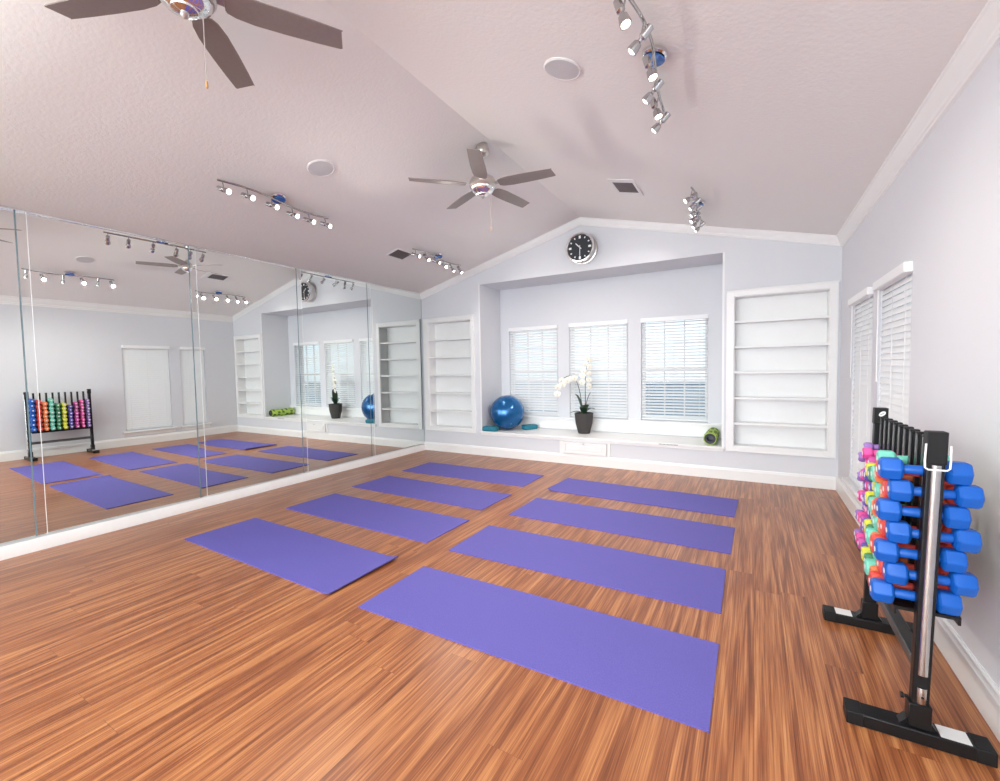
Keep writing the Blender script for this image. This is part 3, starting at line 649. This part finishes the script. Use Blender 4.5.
# foam roller
rl = thing('foam_roller', 'green textured foam roller lying at the right end of the window seat', 'foam roller', (4.59, 0.04, zs)); rr = 0.076; RL = 0.56
rd = Vector((0.0, 1, 0)); rc = Vector((0, 0, rr+0.006))
obj('foam_tube', MB().lathe([(0.052, 0.004), (rr-0.004, 0.0), (rr, 0.006), (rr, RL-0.006), (rr-0.004, RL), (0.052, RL-0.004)], rc, rd, 40, cap=False), 'roller', rl)
u2 = Vector((1, 0, 0))
for k in range(9):
    for q in range(5):
        a = 2*PI*k/9 + 0.2; wa = 0.24 if k % 3 else 0.30; h0 = 0.024 + q*0.105; h1 = h0 + (0.070 if k % 3 else 0.05)
        if (k + q) % 3 == 1: continue
        P = []
        for rad in (rr-0.002, rr+0.005):
            for aa, hh in ((a-wa, h0), (a+wa, h0+0.012), (a+wa, h1), (a-wa, h1-0.012)): P.append(rc + rd*hh + (u2*math.cos(aa) + Vector((0, 0, 1))*math.sin(aa))*rad)
        obj('foam_tread', MB().add(P, [(0, 1, 2, 3), (7, 6, 5, 4), (0, 4, 5, 1), (1, 5, 6, 2), (2, 6, 7, 3), (3, 7, 4, 0)]), 'roller_dark', rl)
cr2 = MB().lathe([(0.040, 0.010), (0.040, 0.0), (0.066, -0.001), (0.067, 0.006)], rc, rd, 32, cap=False).lathe([(0.040, RL-0.010), (0.040, RL), (0.066, RL+0.001), (0.067, RL-0.006)], rc, rd, 32, cap=False)
obj('end_rim', cr2, 'roller_core', rl)
obj('inner_core', MB().lathe([(0.039, RL-0.003), (0.041, RL-0.003), (0.041, 0.003), (0.039, 0.003)], rc, rd, 32, cap=False).lathe([(0.039, 0.14), (0.039, 0.15)], rc, rd, 32), 'roller_in', rl)

# ------------------------------------------------------------------ dumbbell rack
RY0, RY1 = -3.902, -3.092; RXB = 5.607; LEAN = 0.030/1.15
rk = thing('dumbbell_rack', 'black steel dumbbell rack by the right wall, filled with coloured dumbbells', 'dumbbell rack', (RXB, (RY0+RY1)/2, 0)); ro = Vector(rk.location)
def lean(v): return (v.x + v.z*LEAN, v.y, v.z)
def rput(nm, mb, m, par=None, do_lean=True, **k):
    if do_lean: mb.fn(lean)
    for v in mb.v: v -= ro
    return obj(nm, mb, m, par or rk, **k)
X0, X1 = RXB-0.025, RXB+0.025
for i, (yy, sgn) in enumerate(((RY0, -1), (RY1, 1))):
    top = 1.115 if i == 0 else 1.17
    up = rput('upright', MB().box((X0, yy-0.019, 0.05), (X1, yy+0.019, top-0.06)), 'black', bevel=0.003)
    rput('post_cap', MB().box((X0-0.003, yy-0.024, 1.045 if i == 0 else 1.095), (X1+0.003, yy+0.024, 1.162 if i == 0 else 1.178)), 'rubber', up, bevel=0.003)
    rput('socket', MB().box((X0-0.008, yy-0.025, 0.05), (X1+0.008, yy+0.025, 0.140)), 'black', up, bevel=0.003)
    ft = rput('foot', MB().box((5.395 + 0.02*i, yy-0.040, 0.0), (5.805, yy+0.040, 0.05)), 'black', do_lean=False, bevel=0.004)
    for xa, xb in ((5.391 + 0.02*i, 5.445 + 0.02*i), (5.755, 5.809)): rput('foot_cap', MB().box((xa, yy-0.042, 0.0), (xb, yy+0.042, 0.052)), 'rubber', ft, do_lean=False, bevel=0.004)
    lx0, lx1 = (5.665, 5.748) if i == 0 else (5.463, 5.535)
    lb = rput('foot_label', MB().box((lx0, yy-0.034, 0.05), (lx1, yy+0.034, 0.0508)), 'label', ft, do_lean=False)
    tag(lb, label='white rectangular sticker')
    rput('weld_bracket', MB().prism([(X0-0.03, yy-0.02, 0.05), (X0-0.008, yy-0.02, 0.05), (X0-0.008, yy-0.02, 0.078)], (0, 0.04, 0)).prism([(X1+0.03, yy-0.02, 0.05), (X1+0.008, yy-0.02, 0.05), (X1+0.008, yy-0.02, 0.078)], (0, 0.04, 0)), 'black', ft, do_lean=False)
y_ = RY0-0.019
rput('chrome_strip', MB().lathe([(0.0145, 0.255), (0.0145, 1.042)], (RXB+0.001, y_-0.002, 0), n=18, squash=(1, 0.55)), 'spot_metal')
pin = rput('chrome_sleeve', MB().lathe([(0.014, 0.148), (0.0145, 0.150), (0.0145, 0.206), (0.014, 0.208)], (RXB+0.001, y_-0.002, 0), n=18, squash=(1, 0.7)), 'spot_metal')
rput('pin_hole', MB().lathe([(0.0045, 0), (0.0045, 0.003)], (RXB+0.001, y_-0.011, 0.176), (0, -1, 0), 12), 'black', pin)
rput('lock_knob', MB().lathe([(0.006, 0), (0.006, 0.012), (0.011, 0.014), (0.011, 0.022)], (X0-0.006, RY0, 0.150), (-1, 0, 0), 12), 'black')
uq = [(X0-0.008, y_-0.012, 1.120), (X0-0.009, y_-0.013, 1.06), (X0-0.008, y_-0.014, 1.034), (X0-0.000, y_-0.015, 1.027), (X1+0.000, y_-0.015, 1.027), (X1+0.008, y_-0.014, 1.034), (X1+0.009, y_-0.013, 1.06), (X1+0.008, y_-0.012, 1.115)]
rput('wire_hook', MB().tube(uq, 0.0032, 8), 'label')
lg = MB().lathe([(0.013, 0), (0.013, 0.0008)], (RXB+0.003, RY1-0.0238, 1.148), (0, -1, 0), 20, squash=(1.25, 0.8)); fl = rput('post_badge', lg, 'label'); tag(fl, label='small white oval badge on the far post')
rput('badge_stripe', MB().tube([(RXB-0.005, RY1-0.0252, 1.144), (RXB+0.011, RY1-0.0252, 1.152)], 0.0022, 6), 'ink', fl)
NCOL = 10; PIT = (RY1-RY0)/NCOL
for k in range(1, NCOL):
    yy = RY0 + PIT*k
    br = rput('divider_post', MB().box((RXB-0.014, yy-0.012, 0.455), (RXB+0.014, yy+0.012, 1.135)), 'satin', bevel=0.002)
    rput('post_end_cap', MB().box((RXB-0.015, yy-0.013, 1.128), (RXB+0.015, yy+0.013, 1.139)), 'rubber', br, bevel=0.002)
rput('tray', MB().box((RXB-0.082, RY0+0.02, 0.470), (RXB+0.105, RY1-0.02, 0.482)).box((RXB-0.082, RY0+0.02, 0.452), (RXB-0.074, RY1-0.02, 0.470)).box((RXB+0.097, RY0+0.02, 0.452), (RXB+0.105, RY1-0.02, 0.470)), 'black')
rput('cross_rail', MB().box((RXB-0.024, RY0+0.015, 0.262), (RXB+0.024, RY1-0.015, 0.302)), 'grey_steel', bevel=0.004)

# ------------------------------------------------------------------ dumbbells
colors = [('blue', (0.004, 0.10, 0.46)), ('coral red', (0.72, 0.075, 0.055)), ('orange', (0.82, 0.24, 0.08)), ('mint', (0.17, 0.60, 0.47)), ('green', (0.06, 0.26, 0.13)),
          ('lime yellow', (0.66, 0.66, 0.05)), ('violet', (0.12, 0.09, 0.42)), ('magenta', (0.56, 0.07, 0.34)), ('hot pink', (0.80, 0.09, 0.36)), ('lilac', (0.30, 0.17, 0.48))]
#          rows, head diameter, length
spec = [(7, 0.0800, 0.254), (7, 0.0765, 0.252), (7, 0.071, 0.226), (8, 0.0685, 0.226), (7, 0.066, 0.208), (7, 0.066, 0.196), (7, 0.060, 0.176), (8, 0.058, 0.166), (9, 0.055, 0.158), (10, 0.051, 0.15)]
ordn = {0: 'topmost', 1: 'second from the top', 2: 'third from the top', 3: 'fourth from the top', 4: 'fifth from the top', 5: 'sixth from the top', 6: 'seventh from the top', 7: 'eighth from the top', 8: 'ninth from the top', 9: 'tenth from the top'}
where = ['at the rack end nearest the camera', 'behind the blue column', 'behind the coral column', 'beside the orange column', 'beside the mint column', 'beside the green column', 'beside the lime column', 'beside the violet column', 'beside the lilac column', 'at the far end of the rack']
random.seed(5)
for c, ((cn, rgb), (n, hd, ln)) in enumerate(zip(colors, spec)):
    m_ = mat(cn.replace(' ', '_')+'_vinyl', rgb, 0.42, bump=0.12, bscale=250, var=0.08, spec=0.45)
    MT['db'] = m_; hl = ln*0.272; r = hd/2
    # proto geometry, axis along x; hexagonal heads with rounded ends
    def hexring(x, s, tw_=0.0): 
        return [(x, math.sin(PI/6+PI/3*k+0.0)*0 + math.cos(PI/3*k)*min(r*1.045, PIT*0.49)*s, math.sin(PI/3*k)*r*s/0.866) for k in range(6)]
    def head(sg):
        mb = MB(); x1 = sg*ln/2; x0 = sg*(ln/2-hl)
        seq = [(x0, 0.60), (x0+sg*0.005, 0.86), (x0+sg*0.012, 1.0), (x1-sg*0.012, 1.0), (x1-sg*0.004, 0.90), (x1, 0.72)]
        return mb.rings([hexring(x, s) for x, s in seq])
    hb = [head(-1), head(1)]
    gr = MB().lathe([(0.015, -ln/2+hl-0.002), (0.0175, -ln/2+hl+0.006), (0.0185, 0), (0.0175, ln/2-hl-0.006), (0.015, ln/2-hl+0.002)], (0, 0, 0), (1, 0, 0), 16)
    em = MB().lathe([(0.011, 0), (0.011, 0.0008)], (-ln/2-0.0001, 0, 0), (-1, 0, 0), 12)
    proto = None
    step = hd*1.01
    for k in range(n):
        z = 0.4835 + r + step*(n-1-k)
        if c == 3 and k == 0: pass
        x = RXB + z*LEAN + (0.015 if (n-1-k) % 2 else -0.015)*(1 if c == 0 else 0.7) + random.uniform(-0.004, 0.004)
        if c == 0: x -= 0.004
        y = RY0 + PIT*(c+0.5)
        nm = '%s dumbbell, %s %s' % (cn, ordn[k], where[c])
        if proto is None:
            t = thing('dumbbell', nm, 'dumbbell', (x, y, z), 'dumbbells in the rack'); proto = t
            for b in hb: obj('weight_head', b, 'db', t, 0.0045, 2, smooth=25)
            obj('handle', gr, 'db', t); e_ = obj('size_mark', em, 'label', t)
        else:
            t = dup_tree(proto); t.location = (x, y, z); t['label'] = nm

# ------------------------------------------------------------------ outside
struct('ground', MB().box((-20, BD+T+0.05, -0.35), (30, 9.0, -0.25)).box((W+T+0.05, -14, -0.35), (30, BD+T+0.05, -0.25)), 'paving')
gw = MB().box((-8, 4.0, -0.3), (16, 4.12, 1.02)).box((-8, 3.97, 1.02), (16, 4.15, 1.07))
for k in range(16): gw.box((-8+k*1.6, 3.95, -0.3), (-7.85+k*1.6, 4.0, 1.02))
struct('garden_wall', gw, 'garden')
struct('street', MB().box((-40, 9.0, -0.34), (40, 22.0, -0.24)), 'street')
